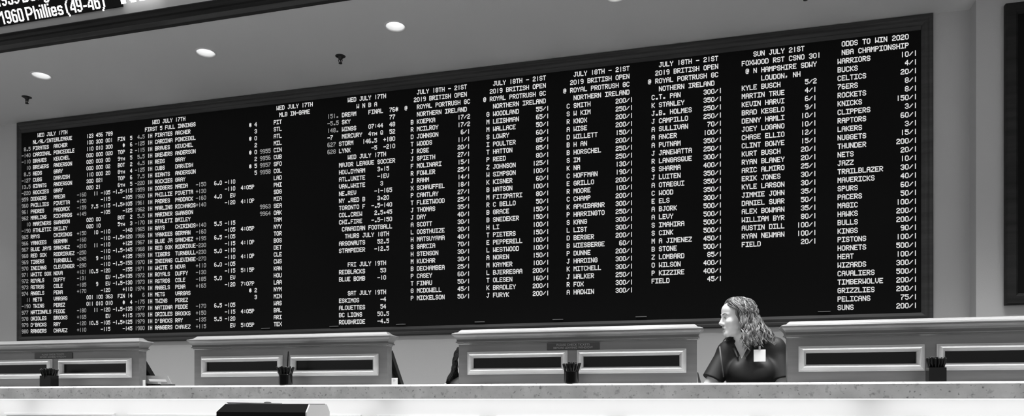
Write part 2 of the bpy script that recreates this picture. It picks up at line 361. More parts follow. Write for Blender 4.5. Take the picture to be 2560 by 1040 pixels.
golf = ["""B KOEPKA 17/2|R MCILROY 17/2|D JOHNSON 6/1|T WOODS 11/1|J ROSE 20/1|J SPIETH 27/1|F MOLINARI 15/1|R FOWLER 25/1|J RAHM 14/1|X SCHAUFFEL 18/1|P CANTLAY 27/1|T FLEETWOOD 25/1|J THOMAS 35/1|J DAY 40/1|A SCOTT 30/1|L OOSTHUIZE 30/1|H MATSUYAMA 40/1|S GARCIA 70/1|H STENSON 30/1|M KUCHAR 30/1|B DECHAMBEA 25/1|P CASEY 60/1|T FINAU 50/1|G MCDOWELL 45/1|P MICKELSON 50/1""",
        """G WOODLAND 55/1|M LEISHMAN 65/1|M WALLACE 50/1|S LOWRY 60/1|I POULTER 85/1|T HATTON 85/1|P REED 80/1|Z JOHNSON 125/1|W SIMPSON 100/1|K KISNER 60/1|B WATSON 100/1|M FITZPATRI 80/1|R C BELLO 50/1|B GRACE 150/1|B SNEDEKER 150/1|H LI 100/1|T PIETERS 150/1|E PEPPERELL 100/1|L WESTWOOD 100/1|A NOREN 150/1|M KAYMER 100/1|L BJERREGAA 200/1|T OLESEN 160/1|K BRADLEY 200/1|J FURYK 200/1""",
        """C SMITH 200/1|S W KIM 250/1|R KNOX 200/1|A WISE 200/1|D WILLETT 150/1|B H AN 200/1|B HORSCHEL 250/1|S IM 250/1|K NA 130/1|C HOFFMAN 190/1|E GRILLO 200/1|R MOORE 100/1|C CHAMP 200/1|K APHIBARNR 300/1|P HARRINGTO 250/1|S KANG 300/1|L LIST 300/1|D BERGER 200/1|B WIESBERGE 60/1|P DUNNE 200/1|J HARDING 300/1|K MITCHELL 300/1|J WALKER 250/1|R FOX 300/1|A HADWIN 300/1""",
        """C.T. PAN 300/1|K STANLEY 350/1|J.B. HOLMES 250/1|J CAMPILLO 250/1|A SULLIVAN 70/1|A ANCER 100/1|A PUTNAM 350/1|J JANEWATTA 250/1|R LANGASQUE 300/1|S SHARMA 400/1|J LUITEN 350/1|A OTAEGUI 350/1|C WOOD 350/1|E ELS 300/1|A BJORK 500/1|A LEVY 500/1|S IMAHIRA 500/1|S CINK 500/1|M A JIMENEZ 450/1|B STONE 500/1|Z LOMBARD 85/1|O WILSON 400/1|P KIZZIRE 400/1|FIELD 45/1"""]
heads = [((150, 'JULY 18TH - 21ST'), (149, '2019 BRITISH OPEN'), (150, 'ROYAL PORTRUSH GC'), (150, 'NORTHERN IRELAND'), 146, 148, 166),
         ((174, 'JULY 18TH - 21ST'), (173, '2019 BRITISH OPEN'), (173, 'ROYAL PROTRUSH GC'), (174, 'NORTHERN IRELAND'), 171, 172, 190),
         ((198, 'JULY 18TH - 21ST'), (197, '2019 BRITISH OPEN'), (197, 'ROYAL PROTRUSH GC'), (198, 'NORTHERN IRELAND'), 195, 196, 214),
         ((222, 'JULY 18TH - 21ST'), (221, '2019 BRITISH OPEN'), (221, 'ROYAL PORTRUSH GC'), (222, 'NOTHERN IRELAND'), 219, 220, 238)]
for b, (rows, hd) in enumerate(zip(golf, heads)):
    for r in range(4): put(4 + b, r, *hd[r])
    put(4 + b, 2, hd[4], '@')
    for i, s in enumerate(rows.split('|')):
        n, o = s.rsplit(' ', 1); put(4 + b, 4 + i, hd[5], n); right(4 + b, 4 + i, hd[6], o)
for r, c, s in ((0, 247, 'SUN JULY 21ST'), (1, 244, 'FOXWOOD RST CSNO 301'), (2, 245, '@ N HAMPSHIRE SDWY'), (3, 249, 'LOUDON, NH')): put(8, r, c, s)
for i, s in enumerate("""KYLE BUSCH 5/2|MARTIN TRUE 4/1|KEVIN HARVI 6/1|BRAD KESELO 9/1|DENNY HAMLI 10/1|JOEY LOGANO 10/1|CHASE ELLIO 12/1|CLINT BOWYE 15/1|KURT BUSCH 20/1|RYAN BLANEY 20/1|ARIC ALMIRO 25/1|ERIK JONES 30/1|KYLE LARSON 30/1|JIMMIE JOHN 35/1|DANIEL SUAR 50/1|ALEX BOWMAN 35/1|WILLIAM BYR 80/1|AUSTIN DILL 100/1|RYAN NEWMAN 100/1|FIELD 20/1""".split('|')):
    n, o = s.rsplit(' ', 1); put(8, 4 + i, 244, n); right(8, 4 + i, 262, o)
put(9, 0, 269, 'ODDS TO WIN 2020'); put(9, 1, 269, 'NBA CHAMPIONSHIP')
for i, s in enumerate("""WARRIORS 10/1|BUCKS 4/1|CELTICS 20/1|76ERS 8/1|ROCKETS 8/1|KNICKS 150/1|CLIPPERS 3/1|RAPTORS 60/1|LAKERS 3/1|NUGGETS 15/1|THUNDER 200/1|NETS 20/1|JAZZ 10/1|TRAILBLAZER 30/1|MAVERICKS 40/1|SPURS 60/1|PACERS 50/1|MAGIC 100/1|HAWKS 200/1|BULLS 200/1|KINGS 90/1|PISTONS 100/1|HORNETS 500/1|HEAT 100/1|WIZARDS 300/1|CAVALIERS 500/1|TIMBERWOLVE 200/1|GRIZZLIES 200/1|PELICANS 75/1|SUNS 200/1""".split('|')):
    n, o = s.rsplit(' ', 1); put(9, 2 + i, 268, n); right(9, 2 + i, 286, o)

PANEL_Y = BOARD_Y + .013
bx0, bx1 = xw(41.5, BOARD_Y), xw(2334, BOARD_Y)
bz0, bz1 = zr(.0237, BOARD_Y), CEIL - .004
bc = Vector(((bx0 + bx1) / 2, WALL_Y, bz0))
board = thing('odds_board', (0, 0, 0), 'huge black electronic odds board in dark wood frame covering the back wall', 'scoreboard')
FW = .092
fm = MB().sweep_rect(bx0, bx1, bz0, bz1, WALL_Y, [(0, 0), (0, .022), (.008, .030), (.032, .030), (.038, .022), (.050, .026), (.062, .028), (FW, .010), (FW, 0)], ml=.62)
fm.box(bx0 + FW * .62, bx1 - FW, BOARD_Y + .002, WALL_Y, zr(.1152, BOARD_Y), bz1 - FW + .004)
bevel(fm.build('frame', M['darkwood'], board), .002, 1)
MB().box(bx0 + FW * .62 - .01, bx1 - FW + .01, PANEL_Y, WALL_Y - .002, bz0 + FW - .01, bz1 - FW + .01).build('display_panel', M['board'], board)
TY = PANEL_Y - .003
c2x = lambda c: xw(5.92877966e6 / (1026.72217 - c) - DV, TY)
PITCH = (c2x(280) - c2x(10)) / 270; C0 = c2x(10) - 10 * PITCH
r2z = lambda r: zr(.11345508 - .00271488 * r, TY)
RP = r2z(0) - r2z(1)
DX, DZ = PITCH / 6, RP * .60 / 7
for b in range(10):
    mb = MB()
    for bb, r, c, s, dim in TEXT:
        if bb != b: continue
        for i, ch in enumerate(s):
            if ch == ' ': continue
            for j, row in enumerate(G5[ch]):
                v = int(row, 16); k = 0
                while k < 5:
                    if v >> (4 - k) & 1:
                        k2 = k
                        while k2 < 4 and v >> (3 - k2) & 1: k2 += 1
                        x0 = C0 + (c + i) * PITCH + (k - .14) * DX; x1 = C0 + (c + i) * PITCH + (k2 + 1.14) * DX
                        z0 = r2z(r) + (3 - j) * DZ; hz = DZ * .66
                        mb.add([(x0, TY, z0 - hz), (x1, TY, z0 - hz), (x1, TY, z0 + hz), (x0, TY, z0 + hz)], [(0, 1, 2, 3)], dim)
                        k = k2 + 1
                    else: k += 1
    mb.build('text_column', [M['led'], M['ledim']], board, recalc=False)
for px, py in ((665, 821), (836, 816), (1003, 811), (1200, 805), (1395, 799), (1603, 792), (2060, 779)):
    x, z = xw(px, PANEL_Y), zw(px, py, PANEL_Y)
    bevel(MB().box(x - .05, x + .05, PANEL_Y - .014, PANEL_Y, z - .0035, z + .0035).build('latch', M['grey'], board), .0015)

# second framed board at the right edge
ry = RW_Y
x0 = xw(2509, ry); x1 = x0 + 2.6
z0, z1 = zw(2520, 762, ry - .05), zw(2509, 8, ry - .05)
sb = thing('framed_board', (0, 0, 0), 'dark framed board on the wall at the right edge of the picture', 'board')
bevel(MB().sweep_rect(x0, x1, z0, z1, ry, [(0, 0), (0, .042), (.012, .05), (.07, .05), (.09, .03), (.09, 0)]).build('frame', M['beamwood'], sb), .002, 1)
MB().box(x0 + .08, x1 - .08, ry - .025, ry - .002, z0 + .08, z1 - .08).build('display_panel', M['board'], sb)

# ---------------------------------------------------------------- ticker sign on the tilted fascia band
GT = {'0': '011110 111111 110011 110011 110011 110011 110011 110011 110011 110011 110011 110011 111111 011110',
      '1': '000110 001110 011110 111110 110110 000110 000110 000110 000110 000110 000110 000110 000110 000110',
      '9': '011110 111111 110011 110011 110011 110011 110011 111111 011111 000011 000011 110011 111110 011100',
      '6': '001110 011111 110011 110000 110000 111110 111111 110011 110011 110011 110011 110011 111111 011110',
      '5': '111111 111111 110000 110000 110000 111110 111111 110011 000011 000011 110011 110011 111111 011110',
      '3': '011110 111111 110011 000011 000011 000111 001110 000111 000011 000011 110011 110011 111111 011110',
      '4': '000011 000111 000111 001111 001111 011011 011011 110011 110011 111111 111111 000011 000011 000011',
      'P': '11111100 11111110 11000111 11000011 11000011 11000011 11000111 11111110 11111100 11000000 11000000 11000000 11000000 11000000',
      'D': '11111100 11111110 11000111 11000011 11000011 11000011 11000011 11000011 11000011 11000011 11000011 11000111 11111110 11111100',
      'h': '110000 110000 110000 110000 110110 111111 110011 110011 110011 110011 110011 110011 110011 110011',
      'i': '11 11 00 00 11 11 11 11 11 11 11 11 11 11', 'l': '11 11 11 11 11 11 11 11 11 11 11 11 11 11',
      'e': '000000 000000 000000 000000 011110 111111 110011 110011 111111 111111 110000 110011 111111 011110',
      's': '000000 000000 000000 000000 011110 111111 110011 110000 111110 011111 000011 110011 111111 011110',
      'o': '000000 000000 000000 000000 011110 111111 110011 110011 110011 110011 110011 110011 111111 011110',
      'd': '000011 000011 000011 000011 011011 111111 110011 110011 110011 110011 110011 110011 111111 011011',
      'g': '000000 000000 000000 000000 011011 111111 110011 110011 110011 110011 110011 110011 111111 011011 000011 110011 111111 011110',
      'r': '0000 0000 0000 0000 1101 1111 1110 1100 1100 1100 1100 1100 1100 1100',
      '(': '0011 0110 0110 1100 1100 1100 1100 1100 1100 1100 1100 1100 1100 0110 0110 0011 0011', ')': '1100 0110 0110 0011 0011 0011 0011 0011 0011 0011 0011 0011 0011 0110 0110 1100 1100',
      '-': '0000 0000 0000 0000 0000 0000 0000 0000 1111 1111 0000 0000 0000 0000', ' ': '00'}
def band(px, py, off):                    # the point of the tilted band (off metres in front of it) seen at a picture position
    d = Vector(((px - CX) / F * CA - SA, (px - CX) / F * SA + CA, (H - py) / F))
    p0 = fb + FN * off
    return Vector((0, 0, EYE)) + d * (FN.dot(p0 - Vector((0, 0, EYE))) / FN.dot(d))
OFF = .035
p0, p1 = band(71, 51, OFF), band(192, 29.5, OFF)           # foot of the P, foot of the first 4
s0 = (p0 - fb).dot(FT)
n_dots = 9 + 7 + 3 + 3 + 3 + 3 + 7 + 7 + 2 + 5 + 5
TD = (p1.x - p0.x) / n_dots
VD = ((band(42, 23, OFF) - band(51.5, 55.5, OFF)).dot(FT)) / 14
sign = thing('ticker_sign', (0, 0, 0), 'black dot matrix ticker sign with bright team names on the fascia at top left', 'led sign')
def bandpt(x, s, off): return Vector((x, 0, 0)) + Vector((0, fb.y, fb.z)) + FT * s + FN * off
xa, xb = p0.x - 3.0, band(303, 20, OFF).x
sb0, sb1 = s0 - .8 * VD, s0 + 44 * VD
vs = [bandpt(x, s, o) for x in (xa, xb) for s in (sb0, sb1) for o in (.002, OFF - .004)]
MB().add(vs, [(0, 1, 3, 2), (4, 6, 7, 5), (0, 4, 5, 1), (2, 3, 7, 6), (0, 2, 6, 4), (1, 5, 7, 3)]).build('housing', M['board'], sign)
def dots(mb, s, x, base):
    for ch in s:
        rows = GT[ch].split()
        for j, row in enumerate(rows):
            for k, v in enumerate(row):
                if v == '1':
                    q = [bandpt(x + (k + .5 + dx) * TD, base + (13.5 - j + dz) * VD, OFF) for dx, dz in ((-.47, -.3), (-.3, -.47), (.3, -.47), (.47, -.3), (.47, .3), (.3, .47), (-.3, .47), (-.47, .3))]
                    mb.add(q, [(0, 1, 2, 3, 4, 5, 6, 7)])
        x += (len(rows[0]) + 1) * TD if ch != ' ' else 2 * TD
    return x
for base, line in ((s0, '1960 Phillies (49-46)'), (s0 + 19 * VD, '1959 Dodgers')):
    x = p0.x - 31 * TD
    for ch in line:
        mb = MB(); x = dots(mb, ch, x, base)
        if ch != ' ': mb.build('lit_character', M['ledbig'], sign, recalc=False)
mb = MB()
q0 = band(312, 12, OFF); sq = (q0 - fb).dot(FT)
def bar(xp0, xp1, lo, hi):
    xx0, xx1 = q0.x + xp0 * TD, q0.x + xp1 * TD
    mb.add([bandpt(xx0, sq + lo * VD, OFF + .04), bandpt(xx1, sq + lo * VD, OFF + .04), bandpt(xx1, sq + hi * VD, OFF + .04), bandpt(xx0, sq + hi * VD, OFF + .04)], [(0, 1, 2, 3)])
bar(0, 5, 0, 14)
for o in (9, 18, 27): bar(o, o + 2.5, 2, 10); bar(o + 5, o + 7.5, 2, 10); bar(o + 1, o + 6.5, 0, 2.4); bar(o + 1, o + 6.5, 9, 11)
mb.build('lit_letters', M['ledglow'], sign, recalc=False)
MB().add([bandpt(x, s, o) for x in (xb + .01, q0.x + 38 * TD) for s in (sq + 15 * VD, sq + 16 * VD) for o in (.002, OFF - .002)],
         [(0, 1, 3, 2), (4, 6, 7, 5), (0, 4, 5, 1), (2, 3, 7, 6), (0, 2, 6, 4), (1, 5, 7, 3)]).build('mounting_rail', M['metal'], sign)

# ---------------------------------------------------------------- counter: marble slab, white front, strip light
slab = MB().prism([(XL + .3, SLAB_Y, SLAB_BOT), (XL + .3, SLAB_Y, SLAB_TOP - .012), (XL + .3, SLAB_Y + .004, SLAB_TOP - .005), (XL + .3, SLAB_Y + .012, SLAB_TOP), (XL + .3, SLAB_Y + .50, SLAB_TOP), (XL + .3, SLAB_Y + .50, SLAB_BOT)], (XR - XL - .6, 0, 0)).build('counter_slab', M['stone'])
tag(slab, 'long mottled marble counter slab with polished front edge running across the picture', 'countertop')
FY = SLAB_Y + .20
pz = zr((H - 1031.5) / DV, FY)
front = thing('panelled_counter', (0, FY, 0), 'white panelled counter front glowing below the marble slab', 'counter')
MB().box(XL + .3, XR - .3, 0, .12, 0, SLAB_BOT).build('carcass', M['white'], front)
gaps = [306 - 2.2 * 0]
def px_of_inv(v): return 1 / v - DV
gx = [xw(p, FY) for p in (1, 306, 924, 1220)]
wd = gx[1] - gx[0]; cuts = [gx[0] - wd * 2, gx[0] - wd, gx[0], gx[1], (gx[1] + gx[2]) / 2, gx[2], gx[3]]
for k in range(1, 12): cuts.append(gx[3] + (gx[3] - gx[2]) * k)
gw = (xw(322, FY) - xw(290, FY)) / 2
for a, b in zip(cuts[:-1], cuts[1:]):
    if b > XR - .35 or a < XL + .3: continue
    MB().sweep_rect(a + gw, b - gw, .12, pz, 0, [(0, 0), (0, .016), (.006, .02), (.018, .02), (.026, .012), (.04, .010), (.04, 0)]).box(a + gw + .035, b - gw - .035, -.008, .001, .155, pz - .035).build('raised_panel', M['white'], front)
st = thing('strip_light', (0, SLAB_Y + .06, SLAB_BOT), 'linear strip light hidden under the overhang of the marble slab', 'strip light')
MB().box(XL + .4, XR - .4, -.012, .012, -.004, 0).build('housing', M['trim'], st)
MB().box(XL + .4, XR - .4, -.009, .009, -.006, -.004).build('diffuser', M['strip'], st)
for k in range(5):
    l = bpy.data.lights.new('strip_beam', 'AREA'); l.shape = 'RECTANGLE'; l.size = 2.9; l.size_y = .02; l.energy = STRIP_W
    lo = bpy.data.objects.new('strip_beam', l); COL.objects.link(lo); lo.parent = st
    lo.location = (XL + 1.9 + 3.0 * k, 0, -.012); lo.rotation_euler = (R(62), 0, 0)
wt = MB().box(XL + .4, XR - .4, SLAB_Y + .322, SLAB_Y + .53, .86, .9).build('work_surface', M['wood']); tag(wt, 'low wooden clerk worktop behind the marble counter', 'worktop')
for k in range(8): MB().box(XL + .5 + 2.05 * k, XL + .54 + 2.05 * k, SLAB_Y + .34, SLAB_Y + .52, 0, .86).build('support_panel', M['wood'], wt)

# ---------------------------------------------------------------- privacy screens on the counter
CZ = SLAB_TOP
def zc(r): return zr(r, CAB_Y) - CZ
def xc(px): return xw(px, CAB_Y)
CL = xc(1742) - xc(1147)                     # one screen's length
loc = lambda px: xc(px) - xc(1147)
WL = (loc(1169.4), loc(1419), loc(1443), loc(1715.7))
z_cap, z_edge, z_fri = zc(.0253), zc(.02365), zc(.0205)
z_ft, z_dt, z_db, z_fb = zc(.01707), zc(.01449), zc(.01105), zc(.0089)
CD = .075
def make_screen():
    t = thing('counter_screen', (0, 0, 0), 'x', 'counter screen')
    zt = z_fri + .02
    m_in = .04
    b = MB().box(0, CL, 0, CD, 0, z_fb + m_in).box(0, CL, 0, CD, z_ft - m_in, zt)
    xs = [0, WL[0] + m_in, WL[1] - m_in, WL[2] + m_in, WL[3] - m_in, CL]
    for a, c in ((0, 1), (2, 3), (4, 5)): b.box(xs[a], xs[c], 0, CD, z_fb + m_in, z_ft - m_in)
    b.build('body', M['wood'], t)
    o1 = [(.000, z_fri - .012), (.006, z_fri - .006), (.008, z_fri - .001), (.016, z_fri), (.016, z_fri + .006), (.010, z_fri + .010), (.012, z_fri + .022), (.020, z_fri + .034),
          (.032, z_edge - .010), (.038, z_edge - .006), (.038, z_edge), (.034, z_edge + .003), (.026, z_edge + .005), (.022, z_edge + .008), (.006, z_edge + .012), (-.012, z_cap - .002), (-.016, z_cap)]
    MB().sweep_plan(0, CL, 0, CD, o1).build('cornice', M['wood'], t)
    for a, c in ((WL[0], WL[1]), (WL[2], WL[3])):
        pf = [(0, 0), (0, .008), (.003, .010), (.006, .010), (.007, .014), (.0225, .032), (.0245, .032), (.0255, .030), (.040, .010), (.0405, -.012), (.0405, -.02), (.02, -.02)]
        MB().sweep_rect(a, c, z_fb, z_ft, 0, pf).build('window_frame', M['frame'], t)
        MB().box(a + .038, c - .038, .006, .02, z_fb + .038, z_ft - .038).build('dark_panel', M['glass'], t)
    return t
scr = make_screen()
def text_mesh(s, size, name, m, parent, loc, sx=1.0):
    cu = bpy.data.curves.new(name, 'FONT'); cu.body = s; cu.size = size; cu.align_x = 'CENTER'; cu.align_y = 'CENTER'; cu.extrude = .0006; cu.space_line = .95
    o = bpy.data.objects.new(name, cu); COL.objects.link(o)
    dg = bpy.context.evaluated_depsgraph_get(); me = bpy.data.meshes.new_from_object(o.evaluated_get(dg))
    bpy.data.objects.remove(o); n = bpy.data.objects.new(name, me); COL.objects.link(n); me.materials.clear(); me.materials.append(m)
    n.parent = parent; n.location = loc; n.rotation_euler = (R(90), 0, 0); n.scale = (sx, 1, 1); return n
screens = []
pitch_c = (xc(1968) - xc(486)) / 3 * 1.0
for i, (px, lab) in enumerate(((-52, 'low panelled wooden counter screen cut by the left edge, with a dark plaque'), (486, 'low panelled wooden counter screen without plaque, second from the left'),
                               (1147, 'low panelled wooden counter screen with a dark plaque, just left of the curly haired woman'), (1968, 'low panelled wooden counter screen cut by the right edge'))):
    t = scr if i == 0 else dup(scr, (0, 0, 0))
    t.location = (xc(px), CAB_Y, CZ); t['label'] = lab; t['group'] = 'panelled screens along the counter'; screens.append(t)
for t, a, b in ((screens[0], 88, 182), (screens[2], 1368, 1499)):
    x0, x1 = xc(a) - t.location.x, xc(b) - t.location.x
    zz0, zz1 = z_ft + .003, z_fri - .014
    pl = bevel(MB().box(x0, x1, -.007, 0, zz0, zz1).build('plaque', M['plaque'], t), .002)
    text_mesh('PLEASE CHECK TICKETS\nBEFORE LEAVING WINDOW', (zz1 - zz0) * .42, 'engraved_text', M['engraved'], pl, ((x0 + x1) / 2 - .0, -.0078, (zz0 + zz1) / 2), 1.05)

# ---------------------------------------------------------------- things on the counter
def terminal(px_end, label, dx=0.0):
    x1 = xc(px_end) + CL + dx; y0, zt = CAB_Y + CD + .004, zc(.0182)
    t = thing('betting_terminal', (x1 - .46, y0, CZ), label, 'terminal', 'black terminals behind the counter screens')
    MB().prism([(0, 0, zt), (0, .012, zt + .006), (0, .205, .012), (0, .19, 0), (0, .165, 0), (0, 0, zt - .04)], (.46, 0, 0)).build('tilted_screen', M['black'], t)
    MB().prism([(.02, 0, .0), (.02, 0, zt - .045), (.02, .16, 0)], (.42, 0, 0)).build('stand', M['blackgloss'], t)
    return t
terminal(-52, 'black wedge shaped terminal behind the leftmost counter screen, above the grey display', -.045)
terminal(486, 'black wedge shaped terminal behind the second counter screen, beside the white card')
# grey customer display with a white screen
dy = CAB_Y + CD + .02
P = lambda px, py, y=dy: (xw(px, y), y, zw(px, py, y))
cd = thing('customer_display', (xw(395, dy), dy, CZ), 'small grey display with white screen on the marble slab beside the leftmost counter screen', 'display')
base = Vector(cd.location)
L_ = lambda p: tuple(Vector(p) - base)
MB().prism([L_(P(358, 938.5)), L_(P(419, 940)), L_(P(430, 961)), L_(P(367, 959))], (0, .004, 0)).build('case', M['grey'], cd)
MB().prism([L_(P(371, 947, dy - .002)), L_(P(413.5, 948.5, dy - .002)), L_(P(417, 954.5, dy - .002)), L_(P(374, 953.5, dy - .002))], (0, .004, 0)).build('screen', M['screen'], cd)
MB().prism([L_(P(394, 956, dy - .002)), L_(P(402, 956.4, dy - .002)), L_(P(403, 959, dy - .002)), L_(P(395, 958.6, dy - .002))], (0, .004, 0)).build('badge', M['screen'], cd)
MB().box(xw(366, dy) - base.x, xw(431, dy) - base.x, -.004, .03, 0, zw(366, 961.2, dy) - CZ).build('base', M['black'], cd)
for a, b, py, y, lab in ((357, 363, 950, CAB_Y + .02, 'small blank white card standing between the leftmost counter screen and the grey display'),
                         (979, 994, 945, CAB_Y + .03, 'small white card with faint print standing at the right end of the second counter screen')):
    x0, x1 = xw(a, y), xw(b, y)
    t = thing('white_card', ((x0 + x1) / 2, y, CZ), lab, 'card')
    h = zw(a, py, y) - CZ; w = (x1 - x0) / 2
    MB().box(-w, w, -.001, .001, 0, h).build('card', M['paper'], t)
    if b > 900:
        for k, (u, v) in enumerate(((-.5, .2), (-.45, .35), (-.5, .1))): MB().box(w * u, w * v, -.0016, -.0008, h * (.72 - .1 * k), h * (.76 - .1 * k)).build('print_line', M['grey'], t)
by = CAB_Y + CD + .012
bk = thing('card_bracket', (xw(1746, by), by, CZ), 'small slanted dark grey bracket between the third counter screen and the curly haired woman', 'bracket')
o = Vector(bk.location)
MB().prism([tuple(Vector(P(p, q, by)) - o) for p, q in ((1742.5, 931), (1745.5, 931), (1753, 957.5), (1746, 957.5))], (0, .05, 0)).build('arm', M['midgrey'], bk)
MB().box(-.014, .02, -.005, .055, 0, .004).build('foot', M['midgrey'], bk)

# pen cups; every pen is a thing of its own
def pen(loc, tilt, az, h, group, label, proto=[]):
    if not proto:
        p = MB().lathe([(.0005, 0), (.002, .004), (.0042, .014), (.0042, .10), (.0048, .101), (.0048, .138), (.0036, .142), (.0005, .143)], sides=8).build('pen', M['black'])
        c = MB().box(-.0015, .0015, .0048, .0066, .108, .138).build('clip', M['blackgloss'], p); proto.append(p); o = p
    else:
        o = proto[0].copy(); COL.objects.link(o)
        c = proto[0].children[0].copy(); COL.objects.link(c); c.parent = o
    o.location = loc; o.rotation_euler = (Matrix.Rotation(az, 3, 'Z') @ Matrix.Rotation(tilt, 3, 'Y')).to_euler(); o.scale = (1, 1, h)
    tag(o, label, 'pen', group); return o
def tub(pxa, pxb, py_top, square, label, where, n, wide, tall=None):
    y = SLAB_Y + .052
    x0, x1 = xw(pxa, y), xw(pxb, y); x, w = (x0 + x1) / 2, (x1 - x0) / 2; h = zw((pxa + pxb) / 2, py_top, y) - CZ
    t = thing('pen_cup', (x, y, CZ), label, 'pen cup', 'black pen cups along the counter')
    if square:
        q = w * .80; yy = min(q, .036)
        mb = MB()
        for a, b, c, d in ((-q, q, -yy, -yy + .003), (-q, q, yy - .003, yy), (-q, -q + .003, -yy + .003, yy - .003), (q - .003, q, -yy + .003, yy - .003)): mb.box(a, b, c, d, 0, h)
        mb.box(-q, q, -yy, yy, 0, .004); bevel(mb.build('cup', M['blackgloss'], t), .001)
        rad = yy * .7; rx = q * .75
    else:
        rr = min(w, .046)
        MB().lathe([(.001, 0), (rr * .96, 0), (rr, .006), (rr * .97, h - .004), (rr, h), (rr - .004, h - .003), (rr - .005, .006), (.001, .005)], sides=28).build('cup', M['blackgloss'], t)
        rad = rr * .68; rx = rad
    for ring, (n_, fr, tl) in enumerate(((n, .70, 1.0), (n * 3 // 5, .42, .62), (3, .12, .2))):
        for k in range(n_):
            az = 2 * math.pi * (k + .3 * ring) / n_; ti = R(random.uniform(12, 14)) * wide * tl
            pen((x + rx * fr * math.cos(az), y + rad * fr * math.sin(az), CZ + .007), ti, az, random.uniform(.95, 1.04) * (h + .050) / .145, 'pens in the ' + where, 'black pen standing in the ' + where)
    if tall:
        pen((x + .006, y, CZ + .007), R(tall[0]), 0, tall[1] / .143, None, 'tallest black pen sticking up out of the ' + where)
    return t
tub(106, 140, 939, True, 'black square pen cup in front of the leftmost counter screen', 'leftmost pen cup', 15, 1.25)
tub(699, 729, 936, False, 'black round pen cup with one tall pen, in front of the second counter screen', 'pen cup of the second screen', 15, 1.25, (4, .225))
tub(1409, 1448, 928, False, 'black round pen cup full of pens in front of the third counter screen', 'pen cup below the third screen plaque', 16, 1.2)
tub(2313, 2367, 919, True, 'widest black square pen cup, in front of the rightmost counter screen', 'widest pen cup at right', 17, .9)

# black hooded kiosk in the foreground, cut by the bottom edge
ky = 2.4
kx0, kx1 = xw(541, ky), xw(764, ky); kd = .17; kz, kt = zw(650, 1030.5, ky), zw(650, 1010, ky + .03)
ks = thing('betting_kiosk', (kx0, ky, 0), 'black kiosk top with sloped edges before the white counter, cut by the bottom edge', 'kiosk')
w = kx1 - kx0; i_ = .022
MB().box(0, w - .002, 0, kd, .06, kz).add([(0, 0, kz), (w - .002, 0, kz), (w - .002, kd, kz), (0, kd, kz), (i_, i_, kt), (w - .004, i_, kt), (w - .004, kd - i_, kt), (i_, kd - i_, kt)],
    [(4, 5, 6, 7), (0, 1, 5, 4), (1, 2, 6, 5), (2, 3, 7, 6), (3, 0, 4, 7)]).build('hood', M['hood'], ks)
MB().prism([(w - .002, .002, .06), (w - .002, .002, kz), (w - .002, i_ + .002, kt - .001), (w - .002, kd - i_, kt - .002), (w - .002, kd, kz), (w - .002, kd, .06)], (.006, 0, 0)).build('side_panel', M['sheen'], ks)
MB().box(-.04, w + .04, -.03, kd + .03, 0, .06).build('plinth', M['black'], ks)
sh = MB().add([(kx0 + .03, ky + .03, kt + .001), (kx0 + .19, ky + .03, kt + .001), (kx0 + .19, ky + .14, kt + .001), (kx0 + .03, ky + .14, kt + .001),
               (kx0 + .025, ky + .025, kt + .006), (kx0 + .19, ky + .03, kt + .003), (kx0 + .19, ky + .14, kt + .003), (kx0 + .025, ky + .145, kt + .006)],
              [(3, 2, 1, 0), (4, 5, 6, 7), (0, 1, 5, 4), (1, 2, 6, 5), (2, 3, 7, 6), (3, 0, 4, 7)]).build('betting_sheet', M['grey'])
tag(sh, 'thin stack of betting sheets lying on top of the black kiosk', 'paper')
cr = MB().lathe([(.001, 0), (.0145, .0), (.012, .003), (.006, .005), (.001, .0055)], (kx0 + .172, ky + .07, kt + .0035), 14).build('small_disc', M['midgrey'])
tag(cr, 'small low dark disc on top of the black kiosk beside the sheets', 'disc')

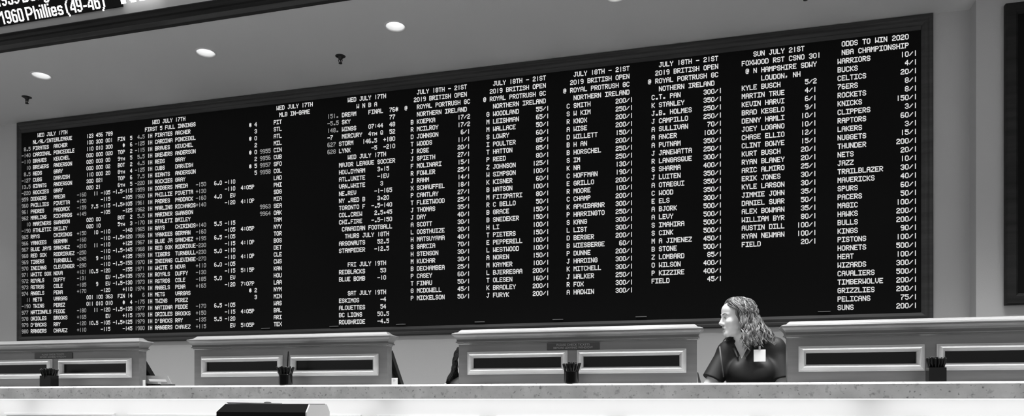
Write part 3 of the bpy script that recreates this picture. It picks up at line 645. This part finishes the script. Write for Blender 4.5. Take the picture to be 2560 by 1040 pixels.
# ---------------------------------------------------------------- people: one continuous body each, grown from a distance field
class Field:
    def __init__(s, lo, hi, h):
        s.lo, s.h = np.array(lo, np.float32), h
        s.n = np.ceil((np.array(hi) - s.lo) / h).astype(int) + 1
        s.d = np.full(s.n, 1.0, np.float32)
    def _sub(s, lo, hi, pad):
        a = np.clip(np.floor((np.array(lo) - pad - s.lo) / s.h).astype(int), 0, s.n); b = np.clip(np.ceil((np.array(hi) + pad - s.lo) / s.h).astype(int) + 1, 0, s.n)
        sl = tuple(slice(p, q) for p, q in zip(a, b))
        g = [(np.arange(p, q, dtype=np.float32) * s.h + l) for p, q, l in zip(a, b, s.lo)]
        return sl, np.stack(np.meshgrid(*g, indexing='ij'), -1)
    def put(s, f, lo, hi, k=.02, cut=False):
        sl, p = s._sub(lo, hi, max(k, .012) + .015)
        if p.size == 0: return
        b = f(p); a = s.d[sl]
        if cut: a, b = -a, b
        h = np.maximum(k - np.abs(a - b), 0) / max(k, 1e-6); r = np.minimum(a, b) - h * h * k / 4
        s.d[sl] = -r if cut else r
    def ell(s, c, r, k=.02, M3=None, o=(0, 0, 0), cut=False, grow=0):
        r = np.array(r, np.float32) + grow; Mx = np.eye(3, dtype=np.float32) if M3 is None else np.array(M3, np.float32)
        w = Mx @ np.array(c, np.float32) + np.array(o, np.float32); m = r.max()
        def f(p):
            q = (p - w) @ Mx; k0 = np.linalg.norm(q / r, axis=-1); k1 = np.linalg.norm(q / (r * r), axis=-1) + 1e-6
            return k0 * (k0 - 1) / k1
        s.put(f, w - m, w + m, k, cut)
    def cap(s, a, b, ra, rb=None, k=.02, M3=None, o=(0, 0, 0), cut=False, grow=0):
        Mx = np.eye(3) if M3 is None else np.array(M3); rb = ra if rb is None else rb; ra, rb = ra + grow, rb + grow
        a = (Mx @ np.array(a) + np.array(o)).astype(np.float32); b = (Mx @ np.array(b) + np.array(o)).astype(np.float32); ba = b - a; L2 = max(float(ba @ ba), 1e-9)
        def f(p):
            q = p - a; t = np.clip(q @ ba / L2, 0, 1); return np.linalg.norm(q - t[..., None] * ba, axis=-1) - (ra + (rb - ra) * t)
        m = max(ra, rb); s.put(f, np.minimum(a, b) - m, np.maximum(a, b) + m, k, cut)
    def half(s, pt, nrm, lo=None, hi=None):              # keep the side the normal points away from
        nrm = np.array(nrm, np.float32); nrm /= np.linalg.norm(nrm); pt = np.array(pt, np.float32)
        lo = s.lo if lo is None else lo; hi = s.lo + s.n * s.h if hi is None else hi
        sl, p = s._sub(lo, hi, 0); s.d[sl] = np.maximum(s.d[sl], (p - pt) @ nrm)
    def mesh(s, name, m, parent):
        d, n = s.d, s.n; neg = d < 0; cells, pts, flips = [], [], []
        cn = n - 1
        for ax in range(3):
            e = [slice(None)] * 3; e2 = [slice(None)] * 3; e[ax] = slice(0, -1); e2[ax] = slice(1, None)
            A_, B_ = neg[tuple(e)], neg[tuple(e2)]
            idx = np.argwhere(A_ != B_)
            u, v = (ax + 1) % 3, (ax + 2) % 3
            idx = idx[(idx[:, u] > 0) & (idx[:, v] > 0) & (idx[:, u] < n[u] - 1) & (idx[:, v] < n[v] - 1)]
            i2 = idx.copy(); i2[:, ax] += 1
            da, db = d[tuple(idx.T)], d[tuple(i2.T)]
            p = idx.astype(np.float64); p[:, ax] += da / (da - db)
            q = []
            for du, dv in ((-1, -1), (0, -1), (0, 0), (-1, 0)):
                c = idx.copy(); c[:, u] += du; c[:, v] += dv; q.append((c[:, 0] * cn[1] + c[:, 1]) * cn[2] + c[:, 2])
            q = np.stack(q, 1); fl = ~A_[tuple(idx.T)]; q[fl] = q[fl][:, ::-1]
            cells.append(q); pts.append(p)
        q = np.concatenate(cells); p = np.concatenate(pts)
        ids, invx = np.unique(q.ravel(), return_inverse=True); invx = invx.ravel(); cnt = np.bincount(invx)
        pr = np.repeat(p, 4, axis=0)
        v = np.stack([np.bincount(invx, pr[:, a]) / cnt for a in range(3)], 1) * s.h + s.lo
        f = invx.reshape(-1, 4)
        me = bpy.data.meshes.new(name); me.from_pydata(v.tolist(), [], f.tolist()); me.materials.append(m)
        me.polygons.foreach_set('use_smooth', [True] * len(f)); me.update()
        o = bpy.data.objects.new(name, me); COL.objects.link(o); o.parent = parent
        return o

def rotz(a): return np.array([[math.cos(a), -math.sin(a), 0], [math.sin(a), math.cos(a), 0], [0, 0, 1]])
def rotx(a): return np.array([[1, 0, 0], [0, math.cos(a), -math.sin(a)], [0, math.sin(a), math.cos(a)]])
def head(f, Mh, o):                        # face looks along local -y, eyes at local z = 0
    E = lambda c, r, k=.02, cut=False: f.ell(c, r, k, Mh, o, cut)
    C = lambda a, b, ra, rb=None, k=.012: f.cap(a, b, ra, rb, k, Mh, o)
    E((0, .012, .03), (.073, .093, .088)); E((0, -.042, -.02), (.060, .056, .085), .03); E((0, -.048, -.078), (.046, .044, .042), .03)
    E((0, -.082, -.108), (.020, .015, .016), .022); E((0, -.058, .052), (.058, .042, .045), .03)
    for s_ in (-1, 1):
        E((s_ * .040, -.070, -.030), (.022, .022, .024), .02); C((s_ * .012, -.096, .020), (s_ * .044, -.080, .020), .008, .006, .014)
        C((s_ * .045, -.01, -.065), (s_ * .022, -.075, -.105), .016, .014, .02)
        E((s_ * .032, -.101, .001), (.014, .013, .010), .012, True); E((s_ * .031, -.080, .0), (.015, .013, .0125), .006)
        E((s_ * .012, -.102, -.041), (.008, .010, .008), .008)
        E((s_ * .074, .012, -.012), (.008, .018, .030), .006)
    C((0, -.094, .012), (0, -.112, -.030), .008, .0105); E((0, -.114, -.035), (.011, .012, .0095), .010)
    C((-.014, -.096, -.064), (.014, -.096, -.064), .0062, None, .008); C((-.013, -.094, -.077), (.013, -.094, -.077), .0075, None, .008)
    f.cap((-.020, -.106, -.0715), (.020, -.106, -.0715), .0026, None, .004, Mh, o, cut=True)
def face_parts(f, Mh, o, t, browm):
    def on(x, z, out=.0006):               # the point of the face at local (x, z), a hair in front of the skin
        for y in np.arange(-.15, 0, .0008):
            p = Mh @ np.array((x, y, z)) + np.array(o); g = (p - f.lo) / f.h; i = np.floor(g).astype(int); w = g - i; v = 0
            for a in (0, 1):
                for b in (0, 1):
                    for c in (0, 1): v += f.d[i[0] + a, i[1] + b, i[2] + c] * (w[0] if a else 1 - w[0]) * (w[1] if b else 1 - w[1]) * (w[2] if c else 1 - w[2])
            if v < 0: return tuple(Mh @ np.array((x, y - out, z)) + np.array(o))
        return tuple(Mh @ np.array((x, -.08, z)) + np.array(o))
    P3 = lambda p: tuple(Mh @ np.array(p) + np.array(o))
    for s_ in (-1, 1):
        e = MB().sphere(P3((s_ * .031, -.0845, 0)), .0118, 0, 10)
        fwd = Mh @ np.array((s_ * .12, -1, -.05)); fwd /= np.linalg.norm(fwd); c = np.array(P3((s_ * .031, -.0845, 0)))
        e.sphere(tuple(c + fwd * .0072), .0062, 1, 8); e.build('eye', [M['eye'], M['iris']], t)
        MB().tube([on(s_ * (.013 + .0085 * k), z) for k, z in enumerate((.022, .0265, .028, .026, .021))], [.0022, .003, .0028, .0022, .0012], 6).build('eyebrow', browm, t)
        MB().tube([on(s_ * (.018 + .0065 * k), z, .001) for k, z in enumerate((.002, .0075, .009, .007, .001))], .0013, 6).build('eyelash', M['iris'], t)
    mb = MB()
    for zc_, dz, r_ in ((-.0675, .0018, .0030), (-.0760, -.0022, .0036)):
        mb.tube([on(-.024 + .006 * k, zc_ + dz * (1 - abs(k - 4) / 4) - .0012 * abs(k - 4) / 4 * (3 if zc_ > -.07 else -2.4), -.0006) for k in range(9)], [r_ * q for q in (.3, .6, .85, 1, 1, 1, .85, .6, .3)], 6)
    mb.build('lips', M['lip'], t)
def hand(f, wrist, d, side, k=.006):       # palm and five fingers lying forward along d on a flat top
    w, d = np.array(wrist), np.array(d, float); d /= np.linalg.norm(d); sd = np.cross(d, (0, 0, 1)) * side
    for i in range(4): f.cap(w + sd * (-.012 + .008 * i), w + d * .082 + sd * (-.03 + .02 * i), .017, .0125, .012)
    for i, L in enumerate((.068, .078, .072, .055)):
        b = w + d * .088 + sd * (-.031 + .0205 * i); m = b + d * L * .55 + sd * (i - 1.5) * .003 + np.array((0, 0, .006)); e = b + d * L + sd * (i - 1.5) * .006 - np.array((0, 0, .008))
        f.cap(b, m, .0095, .0085, k); f.cap(m, e, .0085, .0072, k)
    b = w + d * .03 - sd * .028; m = b + d * .035 - sd * .025; f.cap(b, m, .0125, .0105, .01); f.cap(m, m + d * .032 - sd * .006, .0105, .0082, k)
def locks(mb, Mh, o, n, seed, rng_az, end_fn, strands=7, r0=.0075, mats=1, wave=.011, wl=.075, radii=(.086, .106, .104), front_open=78, sweep=(84, 112)):
    rg = random.Random(seed)
    for _ in range(n):
        az = R(rg.uniform(*rng_az)); front = abs(((math.degrees(az) + 180) % 360) - 180) < front_open
        aa = abs(((math.degrees(az) + 180) % 360) - 180); ph0 = R(rg.uniform(4, 46 if front and aa < 61 else 70 if front else 96)) if rg.random() < .8 else R(rg.uniform(4, 30))
        sg = 1 if math.sin(az) >= 0 else -1
        az1 = (az + sg * R(rg.uniform(6, 26)) if aa >= 61 else sg * R(rg.uniform(*sweep))) if front else az
        ln = rg.uniform(.75, 1.05); ph_ = rg.uniform(0, 6.28); lift = rg.uniform(.0, .010); zend, flare = end_fn(az1, ln)
        path, rad, N_ = [], [], 34
        for i in range(N_):
            t = i / (N_ - 1)
            if t < .4:
                u = t / .4; ph = ph0 + (R(98) - ph0) * u; a = az + (az1 - az) * min(1, u * 1.1); k = 1 + .05 * u
                p = np.array((radii[0] * math.sin(ph) * math.sin(a) * k, -radii[1] * math.sin(ph) * math.cos(a) * k + .012, .03 + radii[2] * math.cos(ph)))
                nr = np.array((math.sin(ph) * math.sin(a), -math.sin(ph) * math.cos(a), math.cos(ph))); p = p + nr * (lift + .005 * math.sin(ph_ + t * 20))
            else:
                u = (t - .4) / .6; a = az1; rr = (1.05 + flare * u ** 1.2)
                z0 = .03 + radii[2] * math.cos(R(98)); z = z0 + (zend - z0) * u
                p = np.array((radii[0] * math.sin(a) * rr, -radii[1] * math.cos(a) * rr + .012, z)); nr = np.array((math.sin(a), -math.cos(a), 0)); tg = np.array((math.cos(a), math.sin(a), 0))
                s_ = (z0 - z) / wl * 6.28 + ph_; am = wave * min(1, .35 + u)
                p = p + nr * (lift + am * math.sin(s_)) + tg * am * math.cos(s_ * .9)
            path.append(tuple(Mh @ p + np.array(o))); rad.append(r0 * (1 - .72 * t ** 2.2) * rg.uniform(.85, 1.1))
        mi = rg.randrange(mats)
        for q in range(strands):
            ao, tw, rr0 = 6.28 * q / strands + rg.uniform(-.4, .4), rg.uniform(-5, 5), rg.uniform(.3, 1) * r0 * 1.5
            pp = [(p[0] + rr0 * math.cos(ao + tw * i / 33) * (1 - .4 * i / 33), p[1] + rr0 * math.sin(ao + tw * i / 33) * (1 - .4 * i / 33), p[2] + rr0 * .5 * math.sin(ao * 2 + i * .35)) for i, p in enumerate(path)]
            m_ = N_ - rg.randrange(0, 5)
            mb.tube(pp[:m_], [x * .42 for x in rad[:m_]], 4, mi, cap=False)

# the curly haired woman between the third and the rightmost screen
PY = 5.12
ppl = xw(1872, PY)
woman = thing('person', (0, 0, 0), 'woman with curly fair hair in black polo shirt with white badge, looking left', 'person')
hx, hz = xw(1843, PY), zw(1843, 796, PY)
Mh = rotz(R(-70)) @ rotx(R(2)); ho = np.array((hx, PY - .03, hz))
shr, shl = np.array((xw(1818, PY), PY + .01, zw(1818, 880, PY))), np.array((xw(1938, PY), PY + .02, zw(1938, 871, PY)))
elr, ell_ = np.array((xw(1765, PY - .06), PY - .06, zw(1765, 982, PY))), np.array((xw(1960, PY), PY - .04, zw(1960, 985, PY)))
wrr, wrl = np.array((elr[0] + .07, PY - .13, .935)), np.array((ell_[0] - .09, PY - .13, .935))
cx = (shr[0] + shl[0]) / 2
neckb = np.array((xw(1862, PY), PY + .02, zw(1862, 868, PY)))
def torso(f, g=0, legs=True):
    f.ell((cx, PY + .02, shr[2] - .13), (.152, .105, .17), .04, grow=g)
    for s_ in (-1, 1): f.ell((cx + s_ * .068, PY - .055, shr[2] - .135), (.066, .058, .066), .05, grow=g)
    f.cap(shr, shl, .050, .052, .04, grow=g); f.ell((cx, PY + .02, 1.10), (.138, .105, .20), .06, grow=g); f.ell((cx, PY + .03, .93), (.170, .125, .13), .06, grow=g)
    f.cap(neckb + (-.02, 0, .02), shr + (.02, 0, .015), .046, .042, .04, grow=g); f.cap(neckb + (.02, 0, .02), shl + (-.02, 0, .015), .046, .042, .04, grow=g)
def legs(f, g=0):
    for s_ in (-1, 1): f.cap((cx + s_ * .09, PY + .03, .88), (cx + s_ * .085, PY + .03, .48), .088, .058, .04, grow=g); f.cap((cx + s_ * .085, PY + .03, .48), (cx + s_ * .09, PY + .05, .09), .056, .038, .03, grow=g)
f = Field((cx - .40, PY - .46, -.01), (cx + .40, PY + .22, 1.80), .004)
torso(f); legs(f)
for s_ in (-1, 1): f.cap((cx + s_ * .09, PY + .05, .06), (cx + s_ * .10, PY - .11, .035), .036, .026, .03)
f.cap(ho + Mh @ np.array((0, .02, -.06)), neckb, .052, .056, .03)
for a, b, c, sg in ((shr, elr, wrr, 1), (shl, ell_, wrl, -1)):
    f.cap(a, b, .050, .040, .03); f.cap(b, c, .039, .026, .02); hand(f, c, (.15 * sg, -1, 0), -sg)
head(f, Mh, ho)
f.mesh('body', M['skin'], woman); face_parts(f, Mh, ho, woman, M['brow'])
# polo shirt: follows the torso, open collar, short wide sleeves
f = Field((cx - .40, PY - .30, .84), (cx + .40, PY + .25, 1.60), .004)
torso(f, .011)
f.half((cx, PY, .90), (0, 0, -1))
for a, b in ((shr, elr), (shl, ell_)):
    q = Field(f.lo, f.lo + (f.n - 1) * f.h, .004); e = a + (b - a) * .68
    q.cap(a + (a - b) * .02, e + (b - a) * .2, .062, .074, .01); q.half(e, b - a)
    h = np.maximum(.03 - np.abs(f.d - q.d), 0) / .03; f.d = np.minimum(f.d, q.d) - h * h * .03 / 4
vx, vz = xw(1855, PY - .11), zw(1855, 897, PY - .11)
for s_, u in ((-1, -.060), (1, .062)):      # collar leaves
    top_ = neckb + (u, -.01, .045); tip = np.array((vx + s_ * .028, PY - .098, vz + .012)); mid = (top_ + tip) / 2 + (s_ * .014, -.012, 0)
    f.cap(top_, mid, .010, .011, .012); f.cap(mid, tip, .011, .007, .012); f.cap(top_, neckb + (u * .6, .06, .06), .010, .010, .01)
def vneck(p): return np.maximum(np.abs(p[..., 0] - vx - (p[..., 2] - vz) * .03) - (p[..., 2] - vz) * .46, p[..., 1] - (PY - .03))
f.put(vneck, (vx - .08, PY - .3, vz - .01), (vx + .08, PY - .03, vz + .19), .003, True)
f.cap(neckb + (0, 0, -.0), neckb + (-.01, -.02, .16), .056, .062, .004, cut=True)
shirt = f.mesh('polo_shirt', M['shirt'], woman)
MB().tube([tuple(np.array((xw(1799, PY - .07), PY - .075, zw(1799, 868, PY)))), tuple(np.array((xw(1803, PY - .1), PY - .10, zw(1803, 905, PY)))), tuple(np.array((xw(1809, PY - .1), PY - .098, zw(1809, 944, PY))))], .006, 6, flat=.4).build('shirt_band', M['stripe'], shirt)  # flat grey band added down the shirt beside the arm
f = Field((cx - .25, PY - .2, .04), (cx + .25, PY + .25, 1.02), .006)
f.ell((cx, PY + .03, .93), (.170, .125, .13), .03, grow=.007); legs(f, .012); f.half((0, 0, .10), (0, 0, -1)); f.half((0, 0, .985), (0, 0, 1))
f.mesh('trousers', M['cloth'], woman)
for s_ in (-1, 1):
    f = Field((cx + s_ * .095 - .07, PY - .19, -.01), (cx + s_ * .095 + .07, PY + .13, .12), .005)
    f.cap((cx + s_ * .09, PY + .05, .05), (cx + s_ * .10, PY - .12, .036), .044, .036, .02); f.ell((cx + s_ * .09, PY + .05, .06), (.044, .05, .05), .02); f.half((0, 0, .001), (0, 0, -1)); f.half((0, 0, .10), (0, 0, 1))
    f.mesh('shoe', M['shoe'], woman)
# badge with its clip
bw = (xw(1914, PY - .13) - xw(1884, PY - .13)) / 2; byy = PY - .128
bd = MB(); bzc, bh_ = zw(1899, 889, byy), (zw(1899, 874, byy) - zw(1899, 904, byy)) / 2; bxc = xw(1899, byy)
bd.box(bxc - bw, bxc + bw, byy - .003, byy, bzc - bh_, bzc + bh_)
bo = bevel(bd.build('name_badge', M['paper'], woman), .0015)
MB().box(bxc - .006, bxc + .006, byy - .006, byy + .02, bzc + bh_ - .004, bzc + bh_ + .022).build('clip', M['steel'], bo)
# hair: a cap over the scalp and wavy locks swept back and down
f = Field((hx - .2, PY - .22, hz - .16), (hx + .22, PY + .2, hz + .17), .005)
f.ell((0, .016, .030), (.081, .099, .092), .02, Mh, ho); f.ell((0, .045, -.03), (.078, .07, .10), .03, Mh, ho)
f.ell((0, -.105, -.03), (.068, .085, .115), .012, Mh, ho, cut=True)
f.mesh('hair', M['hair'], woman)
hair = woman.children[-1]
mb = MB()
def wend(az, ln):
    back = max(0, -math.cos(az)); return -.175 * ln - .04 * (1 - back), .42 + .85 * back * ln
locks(mb, Mh, ho, 270, 11, (-175, 185), wend, 7, .0062, 3, .011, .095, (.084, .104, .094))
mb.build('curly_locks', [M['hair'], M['hair_l'], M['hair_d']], hair, recalc=False)

# the second clerk, seated behind the third screen, mostly hidden by it
QY = 5.10
qx, qz = xw(1176, QY), 1.345
clerk = thing('person', (0, 0, 0), 'person with long black hair in a white shirt, almost hidden behind the third counter screen', 'person')
Mq = rotz(R(8)) @ rotx(R(14)); qo = np.array((qx, QY - .05, qz))
def qtorso(f, g=0):
    f.ell((qx, QY, 1.05), (.150, .10, .17), .04, grow=g); f.cap((qx - .15, QY + .01, 1.17), (qx + .15, QY + .01, 1.17), .048, None, .04, grow=g)
    f.ell((qx, QY + .02, .82), (.135, .10, .21), .05, grow=g); f.ell((qx, QY + .05, .66), (.165, .13, .10), .05, grow=g)
    for s_ in (-1, 1): f.cap((qx + s_ * .02, QY, 1.24), (qx + s_ * .13, QY + .01, 1.185), .042, .04, .03, grow=g)
def qlegs(f, g=0):
    for s_ in (-1, 1): f.cap((qx + s_ * .09, QY + .03, .66), (qx + s_ * .12, QY + .38, .63), .08, .058, .03, grow=g); f.cap((qx + s_ * .12, QY + .38, .63), (qx + s_ * .11, QY + .34, .32), .055, .038, .03, grow=g)
Q2 = [(np.array((qx + s_ * .165, QY + .01, 1.16)), np.array((qx + s_ * .21, QY - .02, .975)), np.array((qx + s_ * .10, QY - .11, .935))) for s_ in (-1, 1)]
f = Field((qx - .32, QY - .44, .2), (qx + .32, QY + .5, 1.52), .006)
qtorso(f); qlegs(f); f.cap(qo + Mq @ np.array((0, .02, -.06)), (qx, QY + .01, 1.21), .05, .055, .03)
for s_ in (-1, 1): f.cap((qx + s_ * .11, QY + .34, .30), (qx + s_ * .11, QY + .45, .275), .034, .026, .02)
for (a, b, c), sg in zip(Q2, (1, -1)): f.cap(a, b, .046, .038, .03); f.cap(b, c, .037, .025, .02); hand(f, c, (.1 * sg, -1, 0), -sg)
head(f, Mq, qo); f.mesh('body', M['skin'], clerk); face_parts(f, Mq, qo, clerk, M['darkhair'])
f = Field((qx - .32, QY - .25, .6), (qx + .32, QY + .25, 1.36), .006)
qtorso(f, .012); f.half((0, 0, .70), (0, 0, -1))
for a, b, c in Q2: f.cap(a, b, .056, .05, .02); f.cap(b, c + (b - c) * .25, .05, .042, .02)
f.cap((qx, QY, 1.21), (qx, QY - .05, 1.36), .058, .06, .004, cut=True); f.mesh('shirt', M['whitecloth'], clerk)
f = Field((qx - .32, QY - .25, .25), (qx + .32, QY + .5, .78), .007); f.ell((qx, QY + .05, .66), (.165, .13, .10), .03, grow=.008); qlegs(f, .012); f.half((0, 0, .34), (0, 0, -1)); f.half((0, 0, .73), (0, 0, 1))
f.mesh('trousers', M['cloth'], clerk)
f = Field((qx - .22, QY - .26, qz - .2), (qx + .22, QY + .2, qz + .18), .006)
f.ell((0, .016, .034), (.083, .100, .098), .02, Mq, qo); f.ell((0, .045, -.05), (.082, .07, .12), .03, Mq, qo); f.ell((0, -.105, -.03), (.062, .085, .112), .012, Mq, qo, cut=True)
f.mesh('hair', M['darkhair'], clerk); qh = clerk.children[-1]
mb = MB(); locks(mb, Mq, qo, 130, 5, (-180, 180), lambda az, ln: (-.245 * ln, .55 + .75 * abs(math.sin(az)) * ln), 6, .008, 1, .010, .09, front_open=66, sweep=(72, 104))
mb.build('long_locks', M['darkhair'], qh, recalc=False)
stl = thing('stool', (qx, QY + .06, 0), 'low stool under the person in the white shirt, hidden behind the counter', 'stool')
MB().lathe([(.001, .50), (.17, .50), (.185, .515), (.18, .545), (.001, .55)], sides=28).build('seat', M['black'], stl)
MB().lathe([(.03, .03), (.025, .50)], sides=14).build('post', M['steel'], stl); MB().lathe([(.001, 0), (.22, 0), (.22, .015), (.03, .035), (.001, .036)], sides=28).build('base', M['steel'], stl)
MB().tube([(.17 * math.cos(a), .17 * math.sin(a), .26) for a in [2 * math.pi * k / 24 for k in range(25)]], .01, 8).tube([(-.17, 0, .26), (.17, 0, .26)], .008, 6).build('foot_ring', M['steel'], stl)
